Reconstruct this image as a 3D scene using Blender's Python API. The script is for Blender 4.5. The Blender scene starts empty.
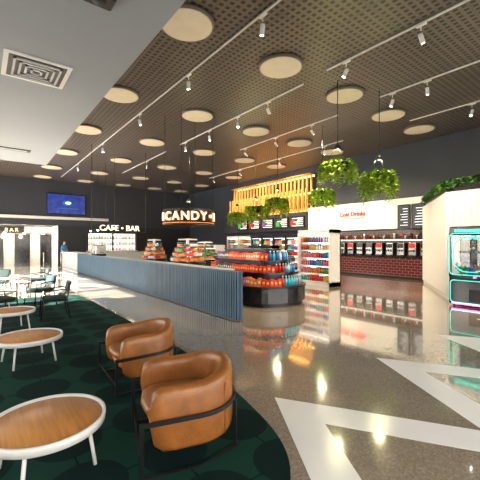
import bpy, math, random
from mathutils import Vector, Matrix
random.seed(7)
PI=math.pi
scn=bpy.context.scene
col=scn.collection

# ------------------------------------------------------------------ materials
MATS={}
def mat(name,color=(0.5,0.5,0.5),rough=0.5,metal=0.0,emis=None,estr=0.0,var=0.12,vscale=6.0,bump=0.0,trans=0.0,coat=0.0):
    if name in MATS: return MATS[name]
    m=bpy.data.materials.new(name); m.use_nodes=True
    nt=m.node_tree; b=nt.nodes['Principled BSDF']
    b.inputs['Roughness'].default_value=rough
    b.inputs['Metallic'].default_value=metal
    if trans: b.inputs['Transmission Weight'].default_value=trans
    if coat: b.inputs['Coat Weight'].default_value=coat
    tc=nt.nodes.new('ShaderNodeTexCoord')
    no=nt.nodes.new('ShaderNodeTexNoise'); no.inputs['Scale'].default_value=vscale; no.inputs['Detail'].default_value=4
    nt.links.new(tc.outputs['Object'],no.inputs['Vector'])
    rp=nt.nodes.new('ShaderNodeValToRGB')
    c=color
    rp.color_ramp.elements[0].position=0.3; rp.color_ramp.elements[1].position=0.7
    rp.color_ramp.elements[0].color=(c[0]*(1-var),c[1]*(1-var),c[2]*(1-var),1)
    rp.color_ramp.elements[1].color=(min(1,c[0]*(1+var)),min(1,c[1]*(1+var)),min(1,c[2]*(1+var)),1)
    nt.links.new(no.outputs['Fac'],rp.inputs['Fac'])
    nt.links.new(rp.outputs['Color'],b.inputs['Base Color'])
    if bump:
        bp=nt.nodes.new('ShaderNodeBump'); bp.inputs['Strength'].default_value=bump; bp.inputs['Distance'].default_value=0.01
        n2=nt.nodes.new('ShaderNodeTexNoise'); n2.inputs['Scale'].default_value=vscale*12
        nt.links.new(tc.outputs['Object'],n2.inputs['Vector'])
        nt.links.new(n2.outputs['Fac'],bp.inputs['Height']); nt.links.new(bp.outputs['Normal'],b.inputs['Normal'])
    if emis:
        b.inputs['Emission Color'].default_value=(*emis,1); b.inputs['Emission Strength'].default_value=estr
    MATS[name]=m; return m

def mathn(nt,op,a,b=None,c=None):
    n=nt.nodes.new('ShaderNodeMath'); n.operation=op
    for i,v in enumerate((a,b,c)):
        if v is None: continue
        if isinstance(v,(int,float)): n.inputs[i].default_value=v
        else: nt.links.new(v,n.inputs[i])
    return n.outputs[0]
def mixc(nt,fac,a,b):
    n=nt.nodes.new('ShaderNodeMix'); n.data_type='RGBA'
    nt.links.new(fac,n.inputs[0])
    for i,v in ((6,a),(7,b)):
        if isinstance(v,tuple): n.inputs[i].default_value=(*v,1)
        else: nt.links.new(v,n.inputs[i])
    return n.outputs[2]
def newm(name):
    m=bpy.data.materials.new(name); m.use_nodes=True; nt=m.node_tree
    tc=nt.nodes.new('ShaderNodeTexCoord'); sp=nt.nodes.new('ShaderNodeSeparateXYZ')
    nt.links.new(tc.outputs['Object'],sp.inputs[0]); MATS[name]=m
    return m,nt,nt.nodes['Principled BSDF'],tc,sp

# floor: polished concrete
m,nt,b,tc,sp=newm('polished_concrete')
n1=nt.nodes.new('ShaderNodeTexNoise'); n1.inputs['Scale'].default_value=0.6; n1.inputs['Detail'].default_value=5; nt.links.new(tc.outputs['Object'],n1.inputs['Vector'])
r1=nt.nodes.new('ShaderNodeValToRGB'); r1.color_ramp.elements[0].position=.3; r1.color_ramp.elements[1].position=.7
r1.color_ramp.elements[0].color=(.29,.235,.175,1); r1.color_ramp.elements[1].color=(.38,.315,.24,1)
nt.links.new(n1.outputs['Fac'],r1.inputs['Fac'])
v1=nt.nodes.new('ShaderNodeTexVoronoi'); v1.inputs['Scale'].default_value=70; nt.links.new(tc.outputs['Object'],v1.inputs['Vector'])
sv=nt.nodes.new('ShaderNodeSeparateColor'); nt.links.new(v1.outputs['Color'],sv.inputs[0])
f1=mathn(nt,'MULTIPLY',mathn(nt,'GREATER_THAN',sv.outputs[0],.75),.30)
f2=mathn(nt,'MULTIPLY',mathn(nt,'LESS_THAN',sv.outputs[0],.2),.22)
c1=mixc(nt,f1,r1.outputs['Color'],(.14,.115,.09)); c2=mixc(nt,f2,c1,(.58,.53,.46))
nt.links.new(c2,b.inputs['Base Color']); b.inputs['Roughness'].default_value=.10; b.inputs['Specular IOR Level'].default_value=.8
b.inputs['Coat Weight'].default_value=1.0; b.inputs['Coat Roughness'].default_value=.045; b.inputs['Coat IOR'].default_value=1.6
# ceiling perforated
m,nt,b,tc,sp=newm('perforated_ceiling')
def hole(axis,p,w):
    fr=mathn(nt,'FRACT',mathn(nt,'DIVIDE',sp.outputs[axis],p))
    return mathn(nt,'LESS_THAN',mathn(nt,'ABSOLUTE',mathn(nt,'SUBTRACT',fr,.5)),w)
h=mathn(nt,'MULTIPLY',hole(0,.15,.28),hole(1,.15,.28))
seam=mathn(nt,'MAXIMUM',mathn(nt,'SUBTRACT',1,hole(0,1.2,.485)),mathn(nt,'SUBTRACT',1,hole(1,1.2,.485)))
cc=mixc(nt,h,(.14,.115,.105),(.010,.0095,.0095)); cc2=mixc(nt,seam,cc,(.095,.08,.075))
nt.links.new(cc2,b.inputs['Base Color']); b.inputs['Roughness'].default_value=.4
# carpet with overlapping geometric rounds
m,nt,b,tc,sp=newm('green_carpet')
def band(p,ox,oy,lo,hi):
    fx=mathn(nt,'SUBTRACT',mathn(nt,'FRACT',mathn(nt,'ADD',mathn(nt,'DIVIDE',sp.outputs[0],p),ox)),.5)
    fy=mathn(nt,'SUBTRACT',mathn(nt,'FRACT',mathn(nt,'ADD',mathn(nt,'DIVIDE',sp.outputs[1],p),oy)),.5)
    r=mathn(nt,'SQRT',mathn(nt,'ADD',mathn(nt,'MULTIPLY',fx,fx),mathn(nt,'MULTIPLY',fy,fy)))
    return mathn(nt,'MULTIPLY',mathn(nt,'GREATER_THAN',r,lo),mathn(nt,'LESS_THAN',r,hi))
k1=band(.62,.1,.2,0,.49); k2=band(.62,.6,.7,0,.42)
c1=mixc(nt,k1,(.003,.009,.009),(.009,.045,.033)); c2=mixc(nt,k2,c1,(.004,.016,.015))
nn=nt.nodes.new('ShaderNodeTexNoise'); nn.inputs['Scale'].default_value=250; nt.links.new(tc.outputs['Object'],nn.inputs['Vector'])
c3=mixc(nt,mathn(nt,'MULTIPLY',nn.outputs['Fac'],.18),c2,(.010,.04,.032))
nt.links.new(c3,b.inputs['Base Color']); b.inputs['Roughness'].default_value=.95; b.inputs['Specular IOR Level'].default_value=.1
bp=nt.nodes.new('ShaderNodeBump'); bp.inputs['Strength'].default_value=.4; nt.links.new(nn.outputs['Fac'],bp.inputs['Height']); nt.links.new(bp.outputs['Normal'],b.inputs['Normal'])
# burgundy tile
m,nt,b,tc,sp=newm('burgundy_tile')
rowz=mathn(nt,'DIVIDE',sp.outputs[2],.12)
off=mathn(nt,'MULTIPLY',mathn(nt,'FRACT',mathn(nt,'MULTIPLY',mathn(nt,'FLOOR',rowz),.5)),1.0)
gx=mathn(nt,'FRACT',mathn(nt,'ADD',mathn(nt,'DIVIDE',sp.outputs[1],.26),off)); gz=mathn(nt,'FRACT',rowz)
g=mathn(nt,'MAXIMUM',mathn(nt,'LESS_THAN',gx,.07),mathn(nt,'LESS_THAN',gz,.13))
nt.links.new(mixc(nt,g,(.085,.018,.022),(.24,.12,.12)),b.inputs['Base Color']); b.inputs['Roughness'].default_value=.15
# wood grain
def wood(name,a,c,axis=0,rough=.4):
    m,nt,b,tc,sp=newm(name)
    mp=nt.nodes.new('ShaderNodeMapping'); sc=[14,14,14]; sc[axis]=1.2; mp.inputs['Scale'].default_value=sc
    nt.links.new(tc.outputs['Object'],mp.inputs['Vector'])
    n=nt.nodes.new('ShaderNodeTexNoise'); n.inputs['Scale'].default_value=2.2; n.inputs['Detail'].default_value=7
    nt.links.new(mp.outputs[0],n.inputs['Vector'])
    r=nt.nodes.new('ShaderNodeValToRGB'); r.color_ramp.elements[0].position=.3; r.color_ramp.elements[1].position=.7
    r.color_ramp.elements[0].color=(*a,1); r.color_ramp.elements[1].color=(*c,1)
    nt.links.new(n.outputs['Fac'],r.inputs['Fac']); nt.links.new(r.outputs['Color'],b.inputs['Base Color']); b.inputs['Roughness'].default_value=rough
    return m
wood('oak_top',(.46,.18,.045),(.64,.29,.08),1,.4)
wood('timber_slat',(.50,.22,.045),(.78,.40,.11),2,.5)
wood('timber_panel',(.18,.09,.04),(.3,.16,.07),2,.4)
mat('blue_batten',(.028,.085,.15),.38,var=.15,vscale=3)
mat('blue_recess',(.008,.026,.048),.5)
mat('counter_top',(.45,.48,.5),.25)
mat('asphalt',(.25,.25,.25),.8)
mat('grey_wall',(.55,.54,.52),.6)
mat('white_paint',(.84,.84,.82),.45,var=.03)
mat('soffit_paint',(.33,.37,.42),.6,var=.03,vscale=.5)
mat('line_white',(.92,.91,.89),.2,var=.03,vscale=2)
mat('wall_dark',(.035,.042,.058),.55,var=.1,vscale=.6)
mat('wall_darker',(.02,.022,.03),.5)
mat('black_metal',(.012,.012,.014),.35,metal=.3)
mat('black_gloss',(.012,.012,.015),.12)
mat('white_metal',(.8,.8,.8),.3)
mat('steel',(.55,.55,.56),.25,metal=1)
mat('tan_leather',(.30,.105,.022),.32,var=.25,vscale=7,bump=.25)
mat('teal_fabric',(.008,.03,.03),.8,bump=.3)
mat('white_powder',(.78,.77,.75),.35,var=.03)
mat('disc_panel',(.66,.58,.44),.7,emis=(1,.85,.6),estr=.07,var=.06,vscale=3)  # faint emission added so the disc panels look brighter
mat('disc_rim',(.16,.13,.11),.5)
mat('lamp_glow',(1,1,1),.4,emis=(1,.9,.75),estr=25)
mat('shelf_glow',(1,1,1),.4,emis=(1,.88,.68),estr=1.6,var=.01)
mat('cool_glow',(1,1,1),.4,emis=(.85,.95,1),estr=1.5,var=.01)
mat('amber_glow',(1,.7,.3),.4,emis=(1,.50,.12),estr=12,var=.01)
mat('gold_sign',(1,.7,.3),.4,emis=(1,.6,.2),estr=.8,var=.01)
mat('sign_white',(1,1,1),.4,emis=(1,.78,.45),estr=1.1,var=.01)
mat('neon_red',(.8,.02,.01),.4,emis=(1,.02,.03),estr=.7,var=.01)
mat('neon_orange',(.8,.25,.05),.4,emis=(1,.25,.03),estr=.9,var=.01)
mat('neon_teal',(.1,.9,.7),.4,emis=(.03,1,.75),estr=1.0,var=.01)
mat('neon_pink',(1,.2,.8),.4,emis=(1,.10,.65),estr=5,var=.01)
mat('screen_blue',(.02,.05,.3),.2,emis=(.01,.03,.3),estr=.3,var=.6,vscale=3)
mat('leaf_a',(.36,.50,.03),.5,var=.3,vscale=5); mat('leaf_b',(.14,.32,.03),.5,var=.3,vscale=5); mat('leaf_c',(.05,.17,.04),.5,var=.3,vscale=5)
PROD=[mat('pack_red',(.7,.02,.012),.35),mat('pack_yellow',(.85,.5,.02),.35),mat('pack_blue',(.02,.16,.62),.35),mat('pack_green',(.05,.42,.07),.35),
      mat('pack_white',(.8,.8,.8),.35),mat('pack_orange',(.85,.22,.02),.35),mat('pack_purple',(.22,.04,.36),.35),mat('pack_pink',(.8,.14,.32),.35),mat('pack_brown',(.12,.05,.02),.35),mat('bottle_teal',(.08,.5,.6),.15)]
mat('glass_clear',(.95,.98,1),.02,trans=1.0,var=0)
mat('skin',(.55,.33,.22),.5); mat('hair',(.03,.02,.012),.6); mat('shirt',(.05,.25,.55),.7); mat('trousers',(.015,.018,.03),.7); mat('shoe',(.01,.01,.01),.4)

# ------------------------------------------------------------------ mesh builder
class MB:
    def __init__(s): s.v=[];s.f=[];s.m=[];s.sm=[];s.mats=[]
    def mi(s,name):
        if name not in s.mats: s.mats.append(name)
        return s.mats.index(name)
    def add(s,vs,fs,mt,smooth=False,M=None):
        o=len(s.v); i=s.mi(mt)
        for v in vs: s.v.append(tuple(M@Vector(v)) if M else tuple(v))
        for f in fs: s.f.append([o+k for k in f]); s.m.append(i); s.sm.append(smooth)
    def box(s,c,d,mt,rz=0,M=None,bev=0):
        x,y,z=d[0]/2,d[1]/2,d[2]/2
        T=Matrix.Translation(c)@Matrix.Rotation(rz,4,'Z')
        if M: T=M@T
        if bev:
            b=min(bev,x*.9,y*.9,z*.9); vs=[];fs=[]
            def ring(hx,hy,zz,r):
                out=[]
                for (sx,sy,a0) in ((1,1,0),(-1,1,90),(-1,-1,180),(1,-1,270)):
                    for k in range(3):
                        a=math.radians(a0+45*k); out.append((sx*(hx-r)+r*math.cos(a),sy*(hy-r)+r*math.sin(a),zz))
                return out
            R=[ring(x-b,y-b,-z,b*.3),ring(x,y,-z+b,b),ring(x,y,z-b,b),ring(x-b*.3,y-b*.3,z-b*.3,b),ring(x-b,y-b,z,b*.3)]
            n=12
            for r in R: vs+=r
            for i in range(len(R)-1):
                for k in range(n): fs.append([i*n+k,i*n+(k+1)%n,(i+1)*n+(k+1)%n,(i+1)*n+k])
            fs.append(list(range(n))[::-1]); fs.append([(len(R)-1)*n+k for k in range(n)])
            s.add(vs,fs,mt,False,T); return
        vs=[(-x,-y,-z),(x,-y,-z),(x,y,-z),(-x,y,-z),(-x,-y,z),(x,-y,z),(x,y,z),(-x,y,z)]
        s.add(vs,[(0,3,2,1),(4,5,6,7),(0,1,5,4),(1,2,6,5),(2,3,7,6),(3,0,4,7)],mt,False,T)
    def bb(s,a,b,mt,**k):
        s.box([(a[i]+b[i])/2 for i in range(3)],[abs(b[i]-a[i]) for i in range(3)],mt,**k)
    def lathe(s,c,prof,mt,n=24,M=None,smooth=True,sx=1,sy=1):
        vs=[];fs=[]
        for (r,z) in prof:
            for k in range(n):
                a=2*PI*k/n; vs.append((c[0]+sx*r*math.cos(a),c[1]+sy*r*math.sin(a),c[2]+z))
        for i in range(len(prof)-1):
            for k in range(n): fs.append([i*n+k,i*n+(k+1)%n,(i+1)*n+(k+1)%n,(i+1)*n+k])
        if prof[0][0]>1e-3: fs.append(list(range(n))[::-1])
        if prof[-1][0]>1e-3: fs.append([(len(prof)-1)*n+k for k in range(n)])
        s.add(vs,fs,mt,smooth,M)
    def cyl(s,c,r,h,mt,n=16,M=None,r2=None):
        s.lathe(c,[(r,0),(r if r2 is None else r2,h)],mt,n,M,smooth=False)
    def tube(s,pts,r,mt,n=8,closed=False,M=None,flat=None):
        pts=[Vector(p) for p in pts]; N=len(pts); vs=[];fs=[]
        up0=Vector((0,0,1))
        for i,p in enumerate(pts):
            if closed: t=pts[(i+1)%N]-pts[i-1]
            else: t=pts[min(i+1,N-1)]-pts[max(i-1,0)]
            t.normalize()
            up=up0 if abs(t.z)<.95 else Vector((1,0,0))
            a=t.cross(up).normalized(); b2=a.cross(t).normalized()
            ra,rb=(r,r) if not flat else flat
            for k in range(n):
                an=2*PI*k/n+ (PI/4 if n==4 else 0); vs.append(p+a*ra*math.cos(an)+b2*rb*math.sin(an))
        for i in range(N if closed else N-1):
            j=(i+1)%N
            for k in range(n): fs.append([i*n+k,i*n+(k+1)%n,j*n+(k+1)%n,j*n+k])
        if not closed: fs.append(list(range(n))[::-1]); fs.append([(N-1)*n+k for k in range(n)])
        s.add(vs,fs,mt,n>4,M)
    def prism(s,poly,z0,z1,mt,M=None):
        n=len(poly); vs=[(p[0],p[1],z0) for p in poly]+[(p[0],p[1],z1) for p in poly]
        fs=[list(range(n))[::-1],[n+k for k in range(n)]]+[[k,(k+1)%n,n+(k+1)%n,n+k] for k in range(n)]
        s.add(vs,fs,mt,False,M)
    def obj(s,name,parent=None,loc=None,rz=0):
        me=bpy.data.meshes.new(name); me.from_pydata([tuple(v) for v in s.v],[],s.f)
        for n in s.mats: me.materials.append(MATS[n])
        me.polygons.foreach_set('material_index',s.m); me.polygons.foreach_set('use_smooth',s.sm); me.update()
        ob=bpy.data.objects.new(name,me); col.objects.link(ob)
        if parent: ob.parent=parent
        if loc: ob.location=loc
        ob.rotation_euler[2]=rz
        return ob
def empty(name,loc=(0,0,0),rz=0):
    e=bpy.data.objects.new(name,None); e.location=loc; e.rotation_euler[2]=rz; e.empty_display_size=.2; col.objects.link(e); return e
def text(body,size,mt,loc,rot,parent,name,ext=.015,align='CENTER',off=.015):
    cu=bpy.data.curves.new(name,'FONT'); cu.body=body; cu.size=size; cu.extrude=ext; cu.align_x=align; cu.align_y='CENTER'; cu.offset=size*off
    cu.materials.append(MATS[mt]); o=bpy.data.objects.new(name,cu); o.location=loc; o.rotation_euler=rot; col.objects.link(o)
    if parent: o.parent=parent
    return o
def bottle(mb,x,y,z,h,mt,cap='pack_white',M=None):
    r=h*.16
    mb.lathe((x,y,z),[(r,0),(r,h*.6),(r*.4,h*.82),(r*.4,h*.92)],mt,7,M)
    mb.lathe((x,y,z),[(r*.45,h*.9),(r*.45,h)],cap,6,M)

# ------------------------------------------------------------------ room shell
XR=15.7; YB=28.0; XL=-5.0; YF=-4.0; ZC=6.2
b=MB(); b.bb((XL-.2,YF-.2,-.1),(XR+.2,YB+3.4,0),'polished_concrete'); b.obj('floor')
b=MB(); b.bb((XL,YF,ZC),(XR,YB,ZC+.15),'perforated_ceiling'); b.obj('ceiling')
b=MB(); b.bb((XL,YF,4.7),(2.08,15.3,6.19),'soffit_paint'); b.obj('ceiling_soffit')
b=MB(); b.bb((XR,YF,0),(XR+.2,YB,ZC+.1),'wall_dark'); b.obj('wall_right')
b=MB(); b.bb((4.6,YB,0),(XR,YB+.2,2.9),'wall_darker'); b.bb((XL,YB,2.9),(XR,YB+.2,ZC),'wall_dark')
b.obj('wall_back')
b=MB(); b.bb((XL,YB-.12,3.35),(8.2,YB-.005,3.55),'white_paint'); b.obj('trim_1')
b=MB(); b.bb((XL,YB+3,0),(8,YB+3.2,3.2),'grey_wall')
for i in range(7): b.bb((XL+.3+i*1.7,YB+2.93,0),(XL+1.3+i*1.7,YB+2.995,2.3),'black_gloss'); b.bb((XL+.2+i*1.7,YB+2.94,2.3),(XL+1.4+i*1.7,YB+2.995,2.4),'timber_panel')
b.obj('wall_corridor')
b=MB(); b.bb((XL,YB+.2,2.9),(8,YB+3.2,3.0),'wall_darker'); b.obj('ceiling_corridor')
b=MB(); b.bb((4.6,YB+.2,0),(4.8,YB+2.9,2.9),'white_paint'); b.obj('wall_corridor_side')
b=MB()
b.bb((XL-.2,YF,4.5),(XL,YB,ZC),'white_paint')
ys=[-4,-.2,3.6,7.4,11.2,15,18.8,22.6,26.4]
for y in ys: b.bb((XL-.2,y,0),(XL,y+.25,4.5),'white_paint')
b.bb((XL-.2,26.4,0),(XL,YB,4.5),'white_paint')
b.obj('wall_left')
for i,y in enumerate(ys[:-1]):
    b=MB(); y0=y+.25; y1=ys[i+1]
    for z in (.0,1.0,4.42): b.bb((XL-.13,y0,z),(XL-.05,y1,z+.08),'black_metal')
    for k in range(4):
        yy=y0+(y1-y0-.06)*k/3; b.bb((XL-.125,yy,.08),(XL-.055,yy+.06,4.42),'black_metal')
    b.obj('window_%d'%(i+1))
b=MB(); b.bb((XL,YF-.2,4.5),(XR,YF,ZC),'white_paint')
xs=[-5,-1,3,7,11,15.4]
for x in xs: b.bb((x,YF-.2,0),(x+.3,YF,4.5),'white_paint')
b.obj('wall_front')
for i,x in enumerate(xs[:-1]):
    b=MB(); x0=x+.3; x1=xs[i+1]
    for z in (.0,1.0,4.42): b.bb((x0,YF-.13,z),(x1,YF-.05,z+.08),'black_metal')
    for k in range(3):
        xx=x0+(x1-x0-.06)*k/2; b.bb((xx,YF-.125,.08),(xx+.06,YF-.055,4.42),'black_metal')
    b.obj('window_%d'%(i+9))
b=MB(); b.bb((-60,-60,-.3),(60,80,-.15),'asphalt'); b.obj('ground_exterior')
b=MB(); b.bb((-16,-30,-.15),(-11,8.5,9),'white_paint')  # unseen block added outside to keep sun off the near seating
for i in range(10):
    for z in (1,4,6.8): b.bb((-11.0,-28+i*3.6,z),(-10.95,-26+i*3.6,z+1.5),'black_gloss')
b.obj('sun_blocking_building')

# kiosk wall (white ribbed) at right
HK=3.05
kw=[(10.54,3.94),(14.05,6.1),(XR-.01,6.1),(XR-.01,YF+.5),(10.54,YF+.5)]
b=MB(); b.prism(kw,0,HK,'white_paint')
def ribs(b,p,q,z0,z1,mt,step=.14,w=.05,t=.03,out=1):
    p=Vector((*p,0));q=Vector((*q,0));L=(q-p).length;d=(q-p).normalized();ang=math.atan2(d.y,d.x);nrm=Vector((d.y,-d.x,0))*out
    n=int(L/step)
    for i in range(n+1):
        c=p+d*(i*L/n)+nrm*(t/2); b.box((c.x,c.y,(z0+z1)/2),(w,t,z1-z0),mt,rz=ang)
ribs(b,(10.54,3.94),(14.05,6.1),.12,HK,'white_paint',out=-1)
ribs(b,(10.54,-3),(10.54,3.94),.12,HK,'white_paint',out=-1)
b.obj('wall_kiosk')
FX=14.9
b=MB(); b.bb((FX,6.11,2.25),(XR-.005,12.8,3.6),'white_paint'); b.obj('wall_fascia')
b=MB(); b.bb((FX-.02,12.81,2.35),(XR-.005,21.5,3.4),'wall_darker'); b.obj('wall_fascia_menu')
# ------------------------------------------------------------------ painted chevrons
def chev(name,x0,n,yp,amp,th,per=1.95):
    b=MB()
    for i in range(n):
        xa=x0+i*per; xb=xa+per/2; xc=xa+per
        z0,z1=.0005,.003
        b.prism([(xa,yp-amp-th),(xb,yp-th),(xb,yp),(xa,yp-amp)],z0,z1,'line_white')
        b.prism([(xb,yp-th),(xc,yp-amp-th),(xc,yp-amp),(xb,yp)],z0,z1,'line_white')
    b.obj(name)
chev('painted_chevron_stripe',2.41-.975,4,2.52,1.55,.64)
chev('painted_chevron_stripe',2.0,1,14.4,1.55,.64)
chev('painted_chevron_stripe',-2.0,3,17.6,1.55,.64)
chev('painted_chevron_stripe',-2.0,3,20.9,1.55,.64)
# ------------------------------------------------------------------ carpet (soft-cornered)
ctrl=[(2.42,10.6),(2.42,7.5),(2.4,4.8),(2.29,3.6),(2.13,2.66),(1.94,1.98),(1.66,1.58),(1.2,1.3),(.5,1.15),(-1,1.1),(-3.3,1.12),(-3.8,1.5),(-3.85,5),(-3.8,10.9),(-3.3,11.4),(0,11.5),(1.9,11.45),(2.3,11.2)]
poly=[]
for i in range(len(ctrl)):
    p0,p1,p2,p3=[Vector(ctrl[(i+k-1)%len(ctrl)]) for k in range(4)]
    for k in range(5):
        t=k/5; poly.append(tuple(.5*((2*p1)+(p2-p0)*t+(2*p0-5*p1+4*p2-p3)*t*t+(3*p1-p0-3*p2+p3)*t**3)))
b=MB(); b.prism(poly[::-1],.0005,.006,'green_carpet'); b.obj('area_rug')
RZ=.008

# ------------------------------------------------------------------ blue counter
b=MB(); cx=4.12; y0=5.36; y1=19.6
b.bb((cx+.03,y0+.02,.06),(cx+.09,y1,1.0),'blue_recess')
b.bb((cx+.04,y0+.04,0),(cx+.08,y1,.06),'black_metal')
n=int((y1-y0)/.085)
for i in range(n):
    y=y0+i*.085; b.bb((cx,y,.03),(cx+.04,y+.05,1.0),'blue_batten')
b.bb((cx+.04,y0-.015,.03),(cx+.10,y0+.03,1.0),'blue_batten')
b.bb((cx-.015,y0-.02,1.0),(cx+.12,y1,1.025),'blue_batten')
b.bb((cx+.12,y0+1.2,.93),(cx+.8,y1,.97),'counter_top')
b.bb((cx+.14,y0+1.4,0),(cx+.76,y1,.93),'wall_darker')
b.bb((cx+.02,y1,.0),(cx+.8,23.8,1.0),'white_paint'); b.bb((cx-.02,y1,1.0),(cx+.85,23.85,1.04),'white_paint')
for i in range(28): b.bb((cx,y1+.03+i*.15,.05),(cx+.03,y1+.12+i*.15,.98),'counter_top')
b.bb((cx+.8,23.0,0),(9.5,23.8,1.0),'counter_top')
b.obj('service_counter')

# ------------------------------------------------------------------ wood slat feature
b=MB()
b.bb((XR-.10,12.85,3.42),(XR-.01,20.6,5.7),'black_metal')
n=24
for i in range(n):
    y=12.95+i*(7.5/(n-1))
    b.box((FX+.45,y,4.55),(.10,.085,2.15),'timber_slat')
    b.box((FX+.16,y+.16,4.15),(.08,.07,1.25),'timber_slat')
for z in (3.44,5.62): b.bb((FX+.2,12.87,z),(FX+.5,20.55,z+.05),'timber_slat')
b.bb((FX+.12,12.87,3.55),(FX+.2,20.55,3.6),'timber_slat')
for z in (3.5,4.55,5.55): b.bb((XR-.2,12.9,z),(XR-.13,20.4,z+.05),'amber_glow')
b.obj('timber_slat_feature')

# ------------------------------------------------------------------ ceiling discs
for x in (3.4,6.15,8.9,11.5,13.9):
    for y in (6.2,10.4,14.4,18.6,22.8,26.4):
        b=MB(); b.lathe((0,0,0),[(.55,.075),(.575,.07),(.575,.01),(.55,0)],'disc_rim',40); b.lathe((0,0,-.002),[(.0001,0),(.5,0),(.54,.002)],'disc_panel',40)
        b.obj('ceiling_disc_panel',loc=(x,y,ZC-.076))
# ------------------------------------------------------------------ tracks & spots
def spotobj(x,y,z,tx,ty,tz,power,colr=(1,.80,.56),size=70):
    e=empty('track_spotlight',(x,y,z))
    b=MB(); d=Vector((tx-x,ty-y,tz-z)).normalized(); q=Vector((0,0,-1)).rotation_difference(d).to_matrix().to_4x4()
    Mh=Matrix.Translation((0,0,-.24))@q
    b.cyl((0,0,-.12),.012,.12,'white_metal',8); b.bb((-.04,-.1,-.02),(.04,.1,.012),'white_metal')
    b.lathe((0,0,-.14),[(.04,0),(.048,.02),(.048,.18),(.03,.20)],'white_metal',14,Mh)
    b.lathe((0,0,-.145),[(.0001,.002),(.038,.002)],'lamp_glow',12,Mh)
    b.obj('spot_body',parent=e)
    L=bpy.data.lights.new('spot_beam','SPOT'); L.energy=power*1.25; L.color=colr; L.spot_size=math.radians(size); L.spot_blend=.6; L.shadow_soft_size=.05
    lo=bpy.data.objects.new('spot_beam',L); lo.parent=e; lo.location=Vector((0,0,-.24))+d*.2; lo.rotation_mode='QUATERNION'; lo.rotation_quaternion=Vector((0,0,-1)).rotation_difference(d); col.objects.link(lo)
def track(x0,y0,x1,y1):
    b=MB(); b.tube([(x0,y0,ZC-.03),(x1,y1,ZC-.03)],.024,'white_metal',4); b.obj('ceiling_track')
track(4.45,3.5,4.45,26); track(7.25,2.2,7.25,5.6); track(7.35,6.5,7.35,14); track(7.35,15.5,7.35,22)
track(9.9,1.5,9.9,5.6); track(10.1,7.3,10.1,13); track(12.7,2,12.7,6.0); track(12.8,9,12.8,20)
sp=[(4.45,5.0,5.5,7,1,300),(4.45,8.0,5,9,1,350),(4.45,11.5,5.4,12,1,350),(4.45,16,5,16,1,300),(4.45,21,5.5,22,1,250),
(7.25,3.2,10.5,2.9,1.5,500),(7.25,5.0,6.3,7.4,.8,450),(7.35,8.0,10.2,8,1,450),(7.35,9.6,6.4,8,.8,400),(7.35,11.5,9,12,0,350),(7.35,13.5,8,14,0,300),(7.35,18,8,20,0,300),  # first spot added to brighten the kiosk wall behind the claw machine
(9.9,2.6,8.2,4.6,0,350),(9.9,5.2,10.2,7,1,350),(10.1,8.5,15.2,8.2,1.3,650),(10.1,10.5,15.2,10.5,1.3,550),(10.1,12.6,14.9,14,3.5,700),
(12.7,4.0,11.6,4.9,1,300),(12.8,10,15,12,1.2,400),(12.8,13,15.3,14.2,4.6,700),(12.8,16.5,15.3,17,4.6,700),(12.8,19.5,15.3,19.5,4.4,600),(9.9,4.2,12.2,5,2.0,400)]  # last spot added to brighten the slanted kiosk wall
for t in sp: spotobj(t[0],t[1],ZC-.06,*t[2:])

b=MB(); b.bb((-.5,-.5,-.02),(.5,.5,0),'white_paint')
b.bb((-.43,-.43,-.022),(.43,.43,-.02),'wall_darker')
for i,r in enumerate((.36,.27,.18,.09)):
    for (a,c) in (((-r,-r),(r,-r+.035)),((-r,r-.035),(r,r)),((-r,-r),(-r+.035,r)),((r-.035,-r),(r,r))):
        b.bb((a[0],a[1],-.045),(c[0],c[1],-.022),'counter_top')
b.obj('air_vent',loc=(.8,7.0,4.699))
b=MB(); b.bb((-1.6,-.14,-.02),(1.35,.14,0),'black_metal'); b.bb((-1.5,-.02,-.03),(1.25,.02,-.02),'white_metal'); b.obj('slot_diffuser',loc=(0,13.3,4.699))
b=MB(); b.box((0,0,-.05),(.36,.26,.1),'black_metal',bev=.02); b.lathe((0,0,-.115),[(.08,0),(.09,.02)],'wall_darker',16); b.obj('ceiling_speaker',loc=(1.17,4.35,4.699))

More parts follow.
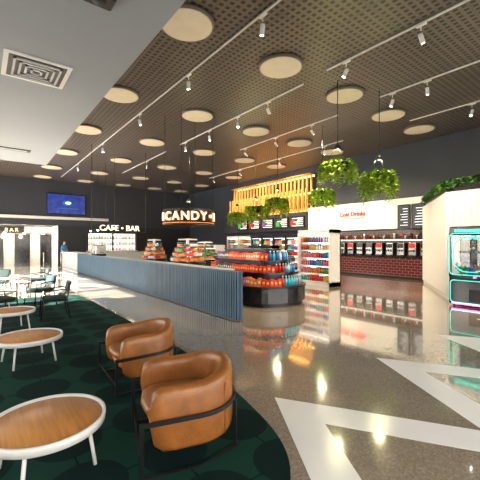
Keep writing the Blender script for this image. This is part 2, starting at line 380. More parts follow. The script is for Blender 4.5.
# ------------------------------------------------------------------ armchairs
def armchair(loc,heading):
    e=empty('tub_armchair',loc,math.atan2(heading[1],heading[0])-PI/2)
    W=.375; YF_=.36; YC=-.02
    def path(off,n=20,front=YF_):
        w=W-off; pts=[(w,front)]
        pts.append((w,front*.5+YC*.5))
        for k in range(n+1):
            a=PI*k/n; pts.append((w*math.cos(a),YC-w*math.sin(a)*.95))
        pts.append((-w,front*.5+YC*.5)); pts.append((-w,front)); return pts
    b=MB()
    P=path(.0)
    N=len(P)
    def shell(prof,mt):
        vs=[];fs=[];K=len(prof)
        paths=[path(o,front=YF_-dy) for (o,z,dy) in prof]
        for i in range(N):
            back=max(0,math.sin(PI*min(max((i-2)/(N-5),0),1)))
            for k,(o,z,dy) in enumerate(prof):
                zz=z if z<.45 else z+.07*back**1.5
                vs.append((paths[k][i][0],paths[k][i][1],zz))
        for i in range(N-1):
            for k in range(K): fs.append([i*K+k,(i+1)*K+k,(i+1)*K+(k+1)%K,i*K+(k+1)%K])
        fs.append(list(range(K))); fs.append([(N-1)*K+k for k in range(K)][::-1])
        b.add(vs,fs,mt,True)
    shell([(.03,.12,.03),(.005,.14,.01),(0,.25,0),(0,.535,0),(.018,.565,.012),(.06,.578,.03),(.105,.565,.012),(.122,.535,0),(.125,.38,0),(.12,.14,.01)],'tan_leather')
    def loft(levels,mt):
        vs=[];fs=[];n=None
        for (off,fr,z) in levels:
            pl=[(p[0],p[1]) for p in path(off,front=fr)]; n=len(pl); vs+=[(p[0],p[1],z) for p in pl]
        for i in range(len(levels)-1):
            for k in range(n): fs.append([i*n+k,i*n+(k+1)%n,(i+1)*n+(k+1)%n,(i+1)*n+k][::-1])
        fs.append(list(range(n))); fs.append([(len(levels)-1)*n+k for k in range(n)][::-1])
        b.add(vs,fs,mt,True)
    loft([(.11,.32,.13),(.11,.33,.27),(.11,.33,.295)],'tan_leather')
    loft([(.14,.33,.295),(.128,.365,.31),(.125,.375,.34),(.128,.37,.37),(.15,.34,.393),(.22,.25,.40)],'tan_leather')
    o=b.obj('leather_body',parent=e)
    mo=o.modifiers.new('s','SUBSURF'); mo.levels=1; mo.render_levels=1
    b=MB()
    for i in (6,12,18):
        pp=path(-.001)[i]; b.tube([(pp[0],pp[1],.15),(pp[0],pp[1],.53)],.004,'tan_leather',5)
    b.obj('seams',parent=e)
    b=MB(); fr=[(p[0],p[1],.36) for p in path(-.018,front=YF_+.03)]
    b.tube(fr,.01,'black_metal',4,flat=(.009,.022))
    for sx in (1,-1):
        x=sx*(W+.018)
        b.box((x,YF_+.03,.19),(.014,.03,.38),'black_metal')
        b.box((sx*.25,-.335,.18),(.03,.014,.36),'black_metal',rz=sx*.7)
        b.tube([(x,YF_+.03,.012),(x,0,.012),(sx*.26,-.34,.012)],.01,'black_metal',4,flat=(.012,.01))
    b.tube([(W+.018,YF_+.03,.10),(-W-.018,YF_+.03,.10)],.01,'black_metal',4)
    b.obj('steel_frame',parent=e)
armchair((1.34,2.44,RZ),(-.95,.28))
armchair((1.53,3.90,RZ),(-.97,.05))

# ------------------------------------------------------------------ coffee tables
def coffee(loc,r,h=.36):
    e=empty('coffee_table',loc)
    b=MB(); b.lathe((0,0,0),[(r-.02,h-.05),(r,h-.045),(r+.005,h-.01),(r+.004,h+.012),(r-.012,h+.014),(r-.02,h-.004),(r-.03,h-.006)],'white_powder',64); b.obj('tray_rim',parent=e)
    b=MB(); b.lathe((0,0,0),[(r-.03,h-.012),(r-.02,h-.008),(r-.024,h-.001),(.0001,h-.001)],'oak_top',64); b.obj('timber_top',parent=e)
    b=MB()
    for k in range(4):
        a=PI/4+PI/2*k+.2; c,s_=math.cos(a),math.sin(a)
        b.tube([(c*(r-.1),s_*(r-.1),h-.04),(c*(r-.05),s_*(r-.05),.004)],.013,'white_powder',10)
    for k in range(2):
        a=PI/4+.2+PI/2*k; b.tube([(math.cos(a)*(r-.1),math.sin(a)*(r-.1),h-.055),(-math.cos(a)*(r-.1),-math.sin(a)*(r-.1),h-.055)],.012,'white_powder',8)
    b.obj('legs',parent=e)
coffee((.38,2.72,RZ),.38,.34)
coffee((.52,5.3,RZ),.40,.34)
coffee((.45,7.4,RZ),.38,.36)
coffee((.30,10.2,RZ),.38,.38)
# ------------------------------------------------------------------ lounge chairs
def cafe(loc,rz):
    e=empty('lounge_chair',loc,rz)
    b=MB()
    for sx in (1,-1):
        b.tube([(sx*.27,.25,.004),(sx*.25,.22,.40),(sx*.25,.20,.58),(sx*.25,-.14,.62),(sx*.25,-.24,.60)],.014,'black_metal',8)
        b.tube([(sx*.27,-.28,.004),(sx*.24,-.22,.40),(sx*.22,-.30,.76)],.014,'black_metal',8)
        b.tube([(sx*.25,.21,.38),(sx*.24,-.21,.38)],.012,'black_metal',8)
    b.tube([(-.25,.21,.38),(.25,.21,.38)],.012,'black_metal',8); b.tube([(-.24,-.21,.38),(.24,-.21,.38)],.012,'black_metal',8)
    b.tube([(-.22,-.30,.76),(.22,-.30,.76)],.012,'black_metal',8)
    b.obj('frame',parent=e)
    b=MB(); b.box((0,.0,.42),(.46,.46,.07),'teal_fabric',bev=.03)
    b.box((0,0,0),(.42,.05,.22),'teal_fabric',bev=.022,M=Matrix.Translation((0,-.265,.64))@Matrix.Rotation(.2,4,'X')); b.obj('cushions',parent=e)
cafe((1.25,8.1,RZ),1.5); cafe((1.2,9.8,RZ),1.9); cafe((.32,8.6,RZ),-1.2); cafe((-.35,10.2,RZ),-1.4); cafe((.45,12.6,.001),2.8); cafe((1.5,12.7,.003),1.6)
coffee((.8,13.7,.001),.36,.45)

# ------------------------------------------------------------------ products helper
def products(mb,x0,y0,x1,y1,z,h,axis,step=.11,depth=.1,kinds='mix',M=None):
    L=(y1-y0) if axis=='y' else (x1-x0); n=max(1,int(abs(L)/step)); run=None
    for i in range(n):
        t=(i+.5)/n
        x=x0+(x1-x0)*t if axis=='x' else (x0+x1)/2; y=y0+(y1-y0)*t if axis=='y' else (y0+y1)/2
        if i%3==0: run=random.choice(PROD).name
        hh=h*random.uniform(.75,1)
        if kinds=='bottle': bottle(mb,x,y,z,hh,run,M=M)
        else:
            dx,dy=(depth,step*.86) if axis=='y' else (step*.86,depth)
            mb.box((x,y,z+hh/2),(dx,dy,hh),run,M=M)
            if run!='pack_white':
                mb.box((x,y,z+hh*.55),(dx*1.02,dy*.6,hh*.3) if axis=='y' else (dx*.6,dy*1.02,hh*.3),'pack_white' if i%2 else 'pack_yellow',M=M)
# ------------------------------------------------------------------ candy island
e=empty('candy_display_island',(0,0,0))
def capsule(cx,cy,hw,L,n=16):
    o=[]
    for k in range(n+1):
        a=PI+PI*k/n; o.append((cx+hw*math.cos(a),cy-L/2+hw*.75+hw*.75*math.sin(a)))
    for k in range(n+1):
        a=PI*k/n; o.append((cx+hw*math.cos(a),cy+L/2-hw*.75+hw*.75*math.sin(a)))
    return o
icx,icy=6.25,7.55
b=MB()
tiers=[(.86,3.3,0,.10,'black_metal'),(.95,3.4,.10,.46,'black_gloss'),(.97,3.44,.46,.51,'black_metal'),(.66,2.9,.51,.80,'black_metal'),(.78,3.1,.80,.85,'black_gloss'),(.45,2.5,.85,1.10,'black_metal'),(.57,2.7,1.10,1.15,'black_gloss'),(.2,2.0,1.15,1.42,'black_metal'),(.3,2.2,1.42,1.45,'black_gloss')]
for hw,L,z0,z1,mt in tiers: b.prism(capsule(icx,icy,hw,L),z0,z1,mt)
b.obj('shelf_body',parent=e)
def ringpts(hw,L,step):
    P=capsule(icx,icy,hw,L,24); P.append(P[0]); out=[]; acc=0
    for i in range(len(P)-1):
        a=Vector(P[i]);c=Vector(P[i+1]);d=(c-a).length
        while acc<=d:
            p=a+(c-a)*(acc/d); t=(c-a).normalized(); out.append((p.x,p.y,math.atan2(t.y,t.x))); acc+=step
        acc-=d
    return out
b=MB()
for hw,L,z,h in ((.82,3.15,.51,.24),(.64,2.84,.85,.20),(.44,2.48,1.15,.22)):
    rp=ringpts(hw,L,.1); mt=None
    for i,(x,y,a) in enumerate(rp):
        if i%4==0: mt=random.choice([PROD[0],PROD[0],PROD[2],PROD[0],PROD[1],PROD[5],PROD[0],PROD[7],PROD[8],PROD[6]]).name
        if y<icy-.6 and x>icx-.3: bottle(b,x,y,z,h*1.1,random.choice(['bottle_teal','pack_red','pack_blue','pack_white','bottle_teal']),'pack_white')
        else:
            hh=h*random.uniform(.7,.95); b.box((x,y,z+hh/2),(.09,.09,hh),mt,rz=a); b.box((x,y,z+hh*.5),(.06,.093,hh*.3),'pack_yellow' if mt=='pack_red' else 'pack_white',rz=a)
b.obj('packaged_candy',parent=e)

def binstand(x,y,r,h,tiers=4):
    e=empty('pick_and_mix_stand',(x,y,0)); b=MB()
    b.lathe((0,0,0),[(r,0),(r,.9),(r*1.05,.93),(r*.2,.93)],'black_gloss',24)
    b.cyl((0,0,.9),.05,h-.9,'steel',12)
    for t in range(tiers):
        z=.98+t*(h-1.05)/tiers; rr=r*(1-.13*t)
        b.lathe((0,0,z),[(rr,0),(rr,.015),(.04,.015)],'steel',24)
        n=int(11-t)
        for k in range(n):
            a=2*PI*k/n; c=(rr*.78*math.cos(a),rr*.78*math.sin(a),z+.07)
            b.box((c[0],c[1],z+.06),(rr*.3,rr*.42,.09),random.choice(['pack_red','pack_orange','pack_yellow','pack_brown','pack_orange','pack_green','pack_white']),rz=a,bev=.015)
            b.tube([(rr*.98*math.cos(a),rr*.98*math.sin(a),z+.02),(rr*.98*math.cos(a),rr*.98*math.sin(a),z+.15)],.006,'steel',5)
        b.tube([(rr*.98*math.cos(2*PI*k/24),rr*.98*math.sin(2*PI*k/24),z+.15) for k in range(24)],.006,'steel',5,closed=True)
    b.lathe((0,0,h),[(r*.55,0),(r*.5,.04),(.0001,.06)],'white_metal',24)
    b.obj('stand_body',parent=e)
binstand(5.75,10.4,.62,1.7); binstand(5.6,12.9,.5,1.7); binstand(7.2,11.6,.6,1.6)

# ------------------------------------------------------------------ candy bar ring sign
sx_,sy_,sz_,SR=5.9,10.6,2.5,.88
e=empty('candy_bar_sign',(sx_,sy_,sz_))
b=MB()
for z in (-.24,.24): b.tube([(SR*math.cos(2*PI*k/48),SR*math.sin(2*PI*k/48),z) for k in range(48)],.022,'black_metal',8,closed=True)
for z in (-.21,): b.tube([(1.03*SR*math.cos(2*PI*k/48),1.03*SR*math.sin(2*PI*k/48),z) for k in range(48)],.009,'neon_orange',6,closed=True)
for k in range(4):
    a=PI/4+PI/2*k; b.tube([(SR*math.cos(a),SR*math.sin(a),-.24),(SR*math.cos(a),SR*math.sin(a),ZC-sz_)],.007,'black_metal',6)
b.lathe((0,0,-.22),[(SR-.03,0),(SR-.03,.44)],'black_metal',48)
b.obj('ring_frame',parent=e)
pc=math.atan2(-sy_,-sx_)
for i,ch in enumerate('CANDY\u2022BAR\u2022CANDY\u2022BAR'):
    if i>16: break
    a=pc+math.radians(21)*(i-2.35)
    p=(math.cos(a)*(SR+.035),math.sin(a)*(SR+.035),-.0)
    text(ch,.40,'sign_white',p,(PI/2,0,a+PI/2),e,'letter_%d'%(i+1),.012,off=.0)
    p=(math.cos(a)*(SR+.0),math.sin(a)*(SR+.0),-.0)
    text(ch,.40,'neon_orange',p,(PI/2,0,a+PI/2),e,'letter_back_%d'%(i+1),.012,off=.03)
# ------------------------------------------------------------------ cafe bar sign
e=empty('cafe_bar_sign',(5.4,16.5,0))
b=MB(); b.tube([(-1.3,0,2.12),(1.3,0,2.12)],.02,'black_metal',6); b.tube([(-1.3,0,2.5),(1.3,0,2.5)],.02,'black_metal',6)
for x in (-1.3,1.3): b.tube([(x,0,2.1),(x,0,ZC)],.012,'black_metal',6)
b.obj('sign_frame',parent=e)
text('CAFE \u2022 BAR',.38,'sign_white',(0,-.03,2.31),(PI/2,0,0),e,'sign_letters',.02,off=.0)
for i,(x,y) in enumerate(((5.6,18),(5.6,19.6),(5.6,21.2),(5.6,22.8))):
    b=MB(); b.tube([(0,0,0),(0,0,ZC-2.5)],.006,'black_metal',5); b.lathe((0,0,-.12),[(.11,0),(.09,.1),(.02,.13)],'black_metal',16); b.lathe((0,0,-.13),[(.0001,-.03),(.05,-.02),(.06,.02),(.03,.05)],'lamp_glow',12)
    b.obj('pendant_lamp',loc=(x,y,2.5))
for i in range(5):
    e=empty('globe_pendant',(-1+i*1.2,YB+1.5,2.4))
    b=MB(); b.tube([(0,0,0),(0,0,.5)],.006,'black_metal',5); b.lathe((0,0,-.1),[(.0001,-.05),(.08,-.03),(.09,.03),(.03,.08)],'lamp_glow',12)
    b.obj('globe',parent=e)
    L_=bpy.data.lights.new('globe_light','POINT'); L_.energy=70; L_.color=(1,.85,.65); L_.shadow_soft_size=.1
    lo=bpy.data.objects.new('globe_light',L_); lo.location=(0,0,-.3); lo.parent=e; col.objects.link(lo)

e=empty('back_bar_shelving',(0,0,0)); b=MB()
bx0,bx1=6.6,10.4; by=YB-.02
b.bb((bx0,by-.5,0),(bx1,by-.01,.95),'counter_top'); b.bb((bx0-.05,by-.55,.95),(bx1+.05,by,1.0),'white_paint')
b.bb((bx0,by-.06,1.0),(bx1,by-.01,2.35),'shelf_glow')
for z in (1.45,1.9,2.35): b.bb((bx0,by-.35,z),(bx1,by-.06,z+.04),'wall_darker')
for x in (bx0,8.5,bx1): b.bb((x-.03,by-.36,1),(x+.03,by-.02,2.39),'wall_darker')
for z in (1.0,1.49,1.94):
    products(b,bx0+.1,by-.2,bx1-.1,by-.2,z,.3,'x',.12,kinds='bottle')
b.obj('shelves',parent=e)
b=MB(); b.box((0,0,.3),(.8,.5,.45),'steel',bev=.04); b.box((0,-.0,.04),(.75,.5,.08),'black_metal')
for x in (-.2,.2): b.cyl((x,-.27,.2),.035,.1,'black_metal',12); b.tube([(x,-.27,.22),(x,-.42,.2)],.014,'black_metal',6)
for i in range(5): b.cyl((-.3+i*.15,.0,.525),.035,.08,'pack_white',10)
b.obj('espresso_machine',loc=(4.6,17.2,.972),rz=PI/2)
# ------------------------------------------------------------------ TV
b=MB(); b.box((0,0,0),(2.65,.08,1.55),'black_gloss',bev=.02); b.bb((-1.27,-.045,-.72),(1.27,-.04,.72),'screen_blue')
for k,(r,mt) in enumerate(((.42,'pack_blue'),(.2,'cool_glow'))):
    b.lathe((0,0,0),[(.0001,.012+.003*k),(r*.95,.01+.003*k),(r,0)],mt,24,Matrix.Translation((.1,-.045,.1))@Matrix.Rotation(PI/2,4,'X')@Matrix.Scale(.5,4,(0,1,0)))
b.bb((-.6,-.05,-.35),(.8,-.046,-.29),'pack_blue'); b.bb((-.2,.04,-.2),(.2,.1,.2),'black_metal')
b.obj('television',loc=(5.15,YB-.11,4.5))
e=empty('bar_wall_sign',(1.9,YB+2.85,2.6))
text('B A R',.36,'gold_sign',(0,-.03,0),(PI/2,0,0),e,'letters',.02)
b=MB(); b.bb((-.8,-.02,-.25),(.8,.03,.25),'black_metal'); b.obj('backing',parent=e)

# ------------------------------------------------------------------ fridges
def shelving(name,x0,x1,y0,y1,h,body,glow,shelves=5,kinds='bottle',header=None,step=.1):
    e=empty(name,(0,0,0)); b=MB()
    b.bb((x1-.05,y0,0),(x1,y1,h),body)
    for y in (y0,y1-.05): b.bb((x0,y,0),(x1,y+.05,h),body)
    b.bb((x0,y0,0),(x1,y1,.16),body); b.bb((x0,y0,h-.14),(x1,y1,h),header or body)
    b.bb((x1-.07,y0+.05,.16),(x1-.05,y1-.05,h-.14),glow)
    b.bb((x0+.06,y0+.06,h-.17),(x0+.12,y1-.06,h-.14),glow)
    for i in range(shelves):
        z=.16+i*(h-.34)/shelves
        if i: b.bb((x0+.05,y0+.05,z-.02),(x1-.06,y1-.05,z),'white_metal')
        dz=(h-.34)/shelves
        products(b,x0+.12,y0+.08,x0+.12,y1-.08,z,dz*.82,'y',step,kinds=kinds)
        products(b,x0+.28,y0+.08,x0+.28,y1-.08,z,dz*.82,'y',step,kinds='mix')
    b.obj('case',parent=e); return e
for i in range(4):
    y=13.5+i*1.1; shelving('drinks_fridge',14.85,15.65,y,y+1.07,2.05,'black_metal','cool_glow',shelves=5)
for i in range(2):
    y=18.0+i*1.45; shelving('snack_shelving',14.9,15.65,y,y+1.4,2.1,'white_paint','shelf_glow',kinds='mix')
shelving('snack_display_rack',9.95,10.6,7.55,9.1,2.1,'white_paint','shelf_glow',shelves=6,header='white_paint')
shelving('snack_display_rack',14.9,15.65,12.3,13.4,2.1,'black_metal','shelf_glow',shelves=5,kinds='mix')
shelving('snack_display_rack',11.6,12.2,12.4,14.2,1.45,'black_metal','shelf_glow',shelves=4,kinds='mix')
shelving('snack_display_rack',9.6,10.2,14.4,16.4,1.5,'white_paint','shelf_glow',shelves=4,kinds='mix')
for i in range(5):
    e=empty('menu_screen',(FX-.06,13.6+i*1.3,2.85)); b=MB()
    b.box((0,0,0),(.06,1.15,.66),'black_gloss'); b.bb((-.034,-.54,-.3),(-.031,.54,.3),'wall_darker')
    for k in range(5): b.bb((-.04,-.48,.2-k*.11),(-.035,-.48+random.uniform(.4,.9),.225-k*.11),'shelf_glow')
    b.bb((-.04,.15,-.22),(-.036,.48,.1),PROD[(i*3)%9].name)
    b.obj('screen',parent=e)
# ------------------------------------------------------------------ soda fountain counter
e=empty('soda_fountain_counter',(0,0,0)); b=MB()
b.bb((XR-.06,6.2,0),(XR-.005,12.1,2.24),'burgundy_tile')
b.bb((14.75,6.2,.1),(XR-.06,12.1,.95),'burgundy_tile'); b.bb((14.8,6.2,0),(XR-.06,12.1,.1),'black_metal'); b.bb((14.7,6.15,.95),(XR-.06,12.15,1.0),'black_gloss')
b.bb((14.95,6.2,1.75),(XR-.06,12.1,1.8),'black_gloss'); b.bb((14.95,6.2,1.72),(15.0,12.1,1.75),'shelf_glow')
b.obj('tiled_counter',parent=e)
b=MB()
for i in range(11):
    y=6.5+i*.52
    b.box((15.25,y,1.32),(.4,.34,.58),'steel',bev=.03); b.bb((15.03,y-.14,1.38),(15.045,y+.14,1.58),'pack_red' if i%3==1 else 'black_gloss')
    b.bb((14.95,y-.17,1.0),(15.2,y+.17,1.05),'black_metal')
    for k in (-.09,0,.09): b.cyl((15.0,y+k,1.2),.018,.1,'black_metal',8); b.bb((14.98,y+k-.02,1.3),(15.04,y+k+.02,1.34),'pack_white')
b.obj('drink_dispensers',parent=e)
b=MB()
for i in range(44):
    y=6.35+i*.127; b.lathe((15.15,y,1.8),[(.03,0),(.045,.14+.1*(i%3==0)),(.045,.15+.1*(i%3==0))],'pack_red' if i%4==1 else 'pack_brown' if i%4 else 'pack_white',9)
b.obj('paper_cups',parent=e)
e=empty('neon_script_sign',(FX-.05,9.9,3.0)); text('Cold Drinks',.30,'neon_red',(0,0,.05),(PI/2,.0,-PI/2),e,'neon_text',.012,off=.02)
b=MB(); b.tube([(0,.7,-.17),(0,.2,-.13),(0,-.3,-.19),(0,-.7,-.13)],.014,'neon_red',6); b.obj('neon_underline',parent=e)
for i in range(2):
    e=empty('menu_board',(14.84,6.65+i*.62,2.75)); b=MB()
    b.box((0,0,0),(.08,.56,1.1),'black_gloss',bev=.015); b.bb((-.046,-.24,-.5),(-.042,.24,.5),'wall_dark')
    for k in range(7): b.bb((-.052,-.18,.35-k*.12),(-.047,.0+random.uniform(0,.18),.365-k*.12),'cool_glow')
    b.obj('board',parent=e)
# ------------------------------------------------------------------ hanging planters
def vine(b,p0,out,length,mts,big=1.0,up=.25):
    p=Vector(p0); d=Vector((out[0],out[1],up)); steps=int(length/.05)
    for s_ in range(steps):
        d=d*.80+Vector((random.uniform(-.1,.1),random.uniform(-.1,.1),-.36)); p=p+d.normalized()*.05
        for q in range(2):
            a=random.uniform(0,2*PI); sz=random.uniform(.07,.13)*big; t=random.uniform(-1.1,.1)
            u=Vector((math.cos(a)*math.cos(t),math.sin(a)*math.cos(t),math.sin(t))); w=u.cross(Vector((0,0,1))).normalized()*sz*.4
            m_=u*sz*.5; b.add([p,p+m_+w,p+u*sz,p+m_-w],[(0,1,2,3)],random.choice(mts),False)
def planter(x,y,z,r,L,n=120,mts=('leaf_a','leaf_a','leaf_b'),e_w=60):
    e=empty('hanging_planter',(x,y,z)); b=MB()
    b.lathe((0,0,-.3),[(r*.5,0),(r*.7,.05),(r*.75,.3),(r*.7,.3),(r*.65,.26),(.001,.26)],'black_metal',20)
    for k in range(3):
        a=2*PI*k/3; b.tube([(r*.7*math.cos(a),r*.7*math.sin(a),0),(0,0,.6)],.005,'black_metal',5)
    b.lathe((0,0,.40),[(.085,0),(.085,.08),(.02,.14)],'black_metal',14); b.lathe((0,0,.46),[(.0001,-.0),(.05,.0),(.02,.01)],'lamp_glow',10)
    b.tube([(0,0,.52),(0,0,ZC-z)],.012,'black_metal',5); b.obj('basket',parent=e)
    L_=bpy.data.lights.new('grow_lamp','POINT'); L_.energy=e_w; L_.color=(1,.9,.5); L_.shadow_soft_size=.04
    lo=bpy.data.objects.new('grow_lamp',L_); lo.location=(0,0,.37); lo.parent=e; col.objects.link(lo)
    b=MB()
    for i in range(n):
        a=random.uniform(0,2*PI); rr=r*.8*math.sqrt(random.random()); l=L*random.uniform(.45,1.0)*(.5+.5*rr/(r*.8))
        vine(b,(rr*math.cos(a),rr*math.sin(a),random.uniform(-.03,.1)),(math.cos(a)*.9,math.sin(a)*.9),l,mts)
    b.obj('foliage',parent=e)
planter(8.0,5.8,3.85,.46,.75); planter(9.5,5.4,3.70,.46,1.0); planter(10.6,8.4,3.65,.42,.85)
planter(10.5,10.8,3.55,.5,.95); planter(11.2,13.1,3.45,.55,.95); planter(11.9,15.6,3.35,.55,.95); planter(7.6,13.6,3.1,.5,.8)
d=Vector((14.05-10.54,6.1-3.94,0)); L=d.length; dn=d.normalized(); ang=math.atan2(dn.y,dn.x); nrm=Vector((-dn.y,dn.x,0))
D=('leaf_c','leaf_b','leaf_c')
e=empty('planter_hedge',(0,0,0)); b=MB()
c=Vector((10.75,4.0,0))+dn*(L/2-.2)-nrm*.10
b.box((c.x,c.y,HK+.15),(L-.5,.26,.26),'black_metal',rz=ang); b.obj('trough',parent=e)
b=MB()
for i in range(420):
    t=random.random(); p=c+dn*(L-.5)*(t-.5)+nrm*random.uniform(-.1,.1)+Vector((0,0,HK+.30)); vine(b,p,(nrm.x*.8*random.uniform(-.5,1),nrm.y*.8*random.uniform(-.5,1)),random.uniform(.2,.40),D,1.2,1.7)
b.obj('foliage',parent=e)
e=empty('planter_hedge',(0,0,0)); b=MB(); b.bb((10.62,-2,HK+.02),(10.9,3.8,HK+.28),'black_metal'); b.obj('trough',parent=e)
b=MB()
for i in range(420):
    t=random.random(); vine(b,(10.75+random.uniform(-.12,.1),3.85-t*3.6,HK+.30),(-.8*random.uniform(-.5,1),random.uniform(-.3,.3)),random.uniform(.2,.40),D,1.2,1.7)
b.obj('foliage',parent=e)
# ------------------------------------------------------------------ claw machine
e=empty('claw_machine',(9.55,3.05,0)); b=MB()
b.box((.4,0,.42),(.8,.95,.76),'black_gloss',bev=.03)
b.box((.4,0,1.91),(.8,.95,.22),'black_gloss',bev=.03)
b.bb((.74,-.46,.78),(.79,.46,1.82),'black_gloss')
for y in (-.45,.45):
    for x in (.03,.76): b.box((x,y,1.3),(.05,.05,1.1),'black_metal')
for y in (-.38,.38):
    for x in (.1,.7): b.cyl((x,y,0),.03,.05,'black_metal',10)
b.bb((.02,-.44,.79),(.74,.44,.80),'steel')
b.bb((.30,-.42,1.76),(.36,.42,1.79),'steel'); b.tube([(.33,.05,1.76),(.33,.05,1.5)],.012,'steel',6); b.lathe((.33,.05,1.42),[(.03,0),(.06,.05),(.03,.1)],'steel',12)
for k in range(3):
    a=2*PI*k/3; b.tube([(.33+.04*math.cos(a),.05+.04*math.sin(a),1.44),(.33+.11*math.cos(a),.05+.11*math.sin(a),1.36),(.33+.05*math.cos(a),.05+.05*math.sin(a),1.26)],.009,'steel',5)
b.box((-.06,0,.72),(.16,.6,.06),'black_gloss',bev=.02); b.cyl((-.07,.15,.75),.01,.09,'black_metal',8); b.lathe((-.07,.15,.85),[(.0001,-.025),(.025,0),(.0001,.025)],'pack_red',10); b.cyl((-.07,-.12,.75),.03,.02,'neon_pink',12)
b.bb((-.012,-.32,.15),(0,.02,.45),'wall_darker')
b.obj('cabinet',parent=e)
b=MB()
for i in range(46):
    x=random.uniform(.1,.66); y=random.uniform(-.37,.37); z=.87+random.uniform(0,.13); r=.07
    mt=random.choice(['pack_blue','bottle_teal','pack_purple','pack_green','pack_pink','pack_yellow']); b.lathe((x,y,z),[(.0001,-r),(r*.8,-r*.6),(r,0),(r*.8,r*.6),(.0001,r)],mt,8); b.lathe((x-.02,y+.03,z+.08),[(.0001,-.04),(.04,0),(.0001,.04)],mt,7)
b.obj('plush_toys',parent=e)
b=MB(); b.bb((-.004,-.43,.82),(.002,.43,1.8),'glass_clear'); b.obj('glass_pane',parent=e)
b=MB()
def rr(y0,y1,z0,z1,r,x,n=6):
    o=[]
    for (cy,cz,a0) in ((y1-r,z1-r,0),(y0+r,z1-r,90),(y0+r,z0+r,180),(y1-r,z0+r,270)):
        for k in range(n+1):
            a=math.radians(a0+90*k/n); o.append((x,cy+r*math.cos(a),cz+r*math.sin(a)))
    return o
b.tube(rr(-.45,.45,.80,1.84,.1,-.02),.011,'neon_teal',6,closed=True)
b.tube(rr(-.43,.43,.10,.66,.08,-.02),.009,'neon_teal',6,closed=True)
b.tube(rr(-.36,.36,.88,1.74,.3,-.025),.010,'neon_teal',6,closed=True)
b.bb((-.02,-.34,1.88),(-.008,.34,1.94),'neon_teal')
b.bb((-.02,-.4,.06),(-.012,.4,.09),'neon_pink')
b.bb((.70,-.4,1.7),(.735,.4,1.75),'neon_teal')
b.obj('neon_trim',parent=e)

# ------------------------------------------------------------------ person
def person(loc,rz):
    e=empty('person_standing',loc,rz)
    V=[(0,0,.95),(0,0,1.15),(0,.01,1.38),(0,.0,1.50),(0,-.01,1.60),(0,-.01,1.70),
       (.10,0,.90),(.11,-.02,.50),(.11,.02,.09),(.12,-.12,.04),
       (-.10,0,.90),(-.12,.05,.50),(-.13,.10,.09),(-.14,-.03,.04),
       (.19,0,1.40),(.25,.02,1.13),(.24,-.08,.90),(.235,-.11,.82),
       (-.19,0,1.40),(-.25,.02,1.13),(-.22,-.14,.95),(-.20,-.20,.90)]
    E=[(0,1),(1,2),(2,3),(3,4),(4,5),(0,6),(6,7),(7,8),(8,9),(0,10),(10,11),(11,12),(12,13),(2,14),(14,15),(15,16),(16,17),(2,18),(18,19),(19,20),(20,21)]
    R=[(.15,.10),(.13,.09),(.16,.10),(.055,.055),(.075,.09),(.07,.085),(.085,.085),(.058,.06),(.04,.045),(.04,.03),(.085,.085),(.058,.06),(.04,.045),(.04,.03),
       (.055,.055),(.042,.042),(.028,.03),(.035,.018),(.055,.055),(.042,.042),(.028,.03),(.035,.018)]
    for hand,sg in ((17,1),(21,-1)):
        h=V[hand]
        for k in range(4):
            i=len(V); x=h[0]+(k-1.5)*.019; V.append((x,h[1]-.02,h[2]-.05)); R.append((.009,.009)); V.append((x,h[1]-.045,h[2]-.085+.008*abs(k-1.2))); R.append((.007,.007)); E+= [(hand,i),(i,i+1)]
        i=len(V); V.append((h[0]-sg*.045,h[1]-.02,h[2]-.02)); R.append((.010,.010)); V.append((h[0]-sg*.05,h[1]-.035,h[2]-.055)); R.append((.008,.008)); E+=[(hand,i),(i,i+1)]
    me=bpy.data.meshes.new('body'); me.from_pydata(V,E,[]); o=bpy.data.objects.new('body',me); col.objects.link(o)
    o.modifiers.new('sk','SKIN'); sv=me.skin_vertices[0].data
    for i,r in enumerate(R): sv[i].radius=r
    sv[0].use_root=True
    s_=o.modifiers.new('ss','SUBSURF'); s_.levels=2; s_.render_levels=2
    dg=bpy.context.evaluated_depsgraph_get(); ev=o.evaluated_get(dg); m2=bpy.data.meshes.new_from_object(ev)
    bpy.data.objects.remove(o)
    for n in ('skin','shirt','trousers','shoe','hair'): m2.materials.append(MATS[n])
    for p in m2.polygons:
        c=p.center; p.use_smooth=True
        if c.z<.08: i=3
        elif c.z<.98 and abs(c.x)<.20: i=2
        elif c.z>1.62 and (c.y>-.02 or c.z>1.72): i=4
        elif c.z>1.47: i=0
        elif abs(c.x)>.19 and c.z<1.12: i=0
        else: i=1
        p.material_index=i
    ob=bpy.data.objects.new('body',m2); ob.parent=e; col.objects.link(ob)
    b=MB(); b.lathe((0,0,0),[(.0001,.03),(.015,.01),(.02,-.01),(.0001,-.02)],'skin',8,Matrix.Translation((0,-.105,1.65)))
    for sx in (1,-1):
        b.lathe((sx*.032,-.088,1.675),[(.0001,.01),(.011,0),(.0001,-.01)],'hair',8); b.lathe((sx*.08,0,1.65),[(.0001,.03),(.014,.01),(.01,-.02),(.0001,-.03)],'skin',8)
    b.bb((-.025,-.098,1.605),(.025,-.088,1.613),'pack_red'); b.obj('face_features',parent=e)
person((4.65,26.0,0.0),.6)
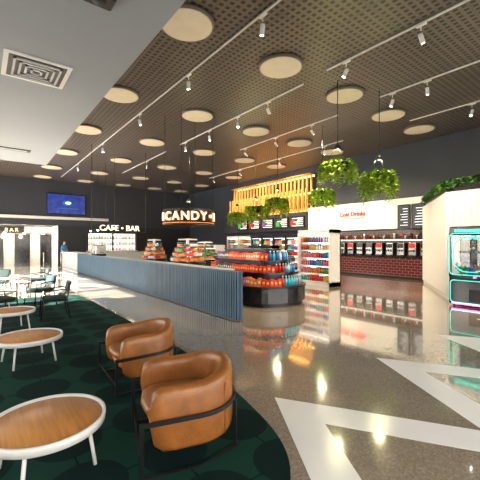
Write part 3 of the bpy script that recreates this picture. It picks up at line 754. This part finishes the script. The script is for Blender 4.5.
for i,(x,y) in enumerate(((3.2,24.5),(4.2,24.6))):
    b=MB(); b.lathe((0,0,0),[(.16,0),(.16,.02),(.03,.04),(.025,.95),(.04,.96),(.04,1.0)],'steel',16); b.obj('queue_post',loc=(x,y,0))

# ------------------------------------------------------------------ light
w=bpy.data.worlds.new('World'); scn.world=w; w.use_nodes=True; bg=w.node_tree.nodes['Background']
sky=w.node_tree.nodes.new('ShaderNodeTexSky'); sky.sky_type='NISHITA'; sky.sun_disc=False; sky.sun_elevation=math.radians(35); sky.sun_rotation=math.radians(-90)
mx=w.node_tree.nodes.new('ShaderNodeMix'); mx.data_type='RGBA'; mx.inputs[0].default_value=.75; mx.inputs[7].default_value=(7.5,6.9,6.0,1)
w.node_tree.links.new(sky.outputs[0],mx.inputs[6]); w.node_tree.links.new(mx.outputs[2],bg.inputs[0]); bg.inputs[1].default_value=.62
S=bpy.data.lights.new('sun','SUN'); S.energy=42; S.angle=.01; S.color=(1,.94,.84)
so=bpy.data.objects.new('sun',S); dvec=Vector((.80,.06,-.40)); so.rotation_mode='QUATERNION'; so.rotation_quaternion=Vector((0,0,-1)).rotation_difference(dvec.normalized()); so.location=(-20,5,15); col.objects.link(so)
def portal(name,loc,rot,sx,sy):
    L=bpy.data.lights.new(name,'AREA'); L.shape='RECTANGLE'; L.size=sx; L.size_y=sy; L.cycles.is_portal=True
    o=bpy.data.objects.new(name,L); o.location=loc; o.rotation_euler=rot; col.objects.link(o)
portal('portal_left',(XL-.02,11.2,2.25),(0,-PI/2,0),4.5,30.4)
portal('portal_front',(5.3,YF-.02,2.25),(PI/2,0,0),20.6,4.5)
# ------------------------------------------------------------------ camera
cd=bpy.data.cameras.new('camera'); cd.lens=36*335/480; cd.sensor_width=36; cd.shift_y=3/480; cd.clip_start=.05
co=bpy.data.objects.new('camera',cd); co.location=(0,0,1.6); co.rotation_euler=(PI/2,0,-math.radians(37.816)); col.objects.link(co); scn.camera=co
scn.view_settings.view_transform='Standard'
scn.view_settings.look='None'
scn.view_settings.exposure=0.55
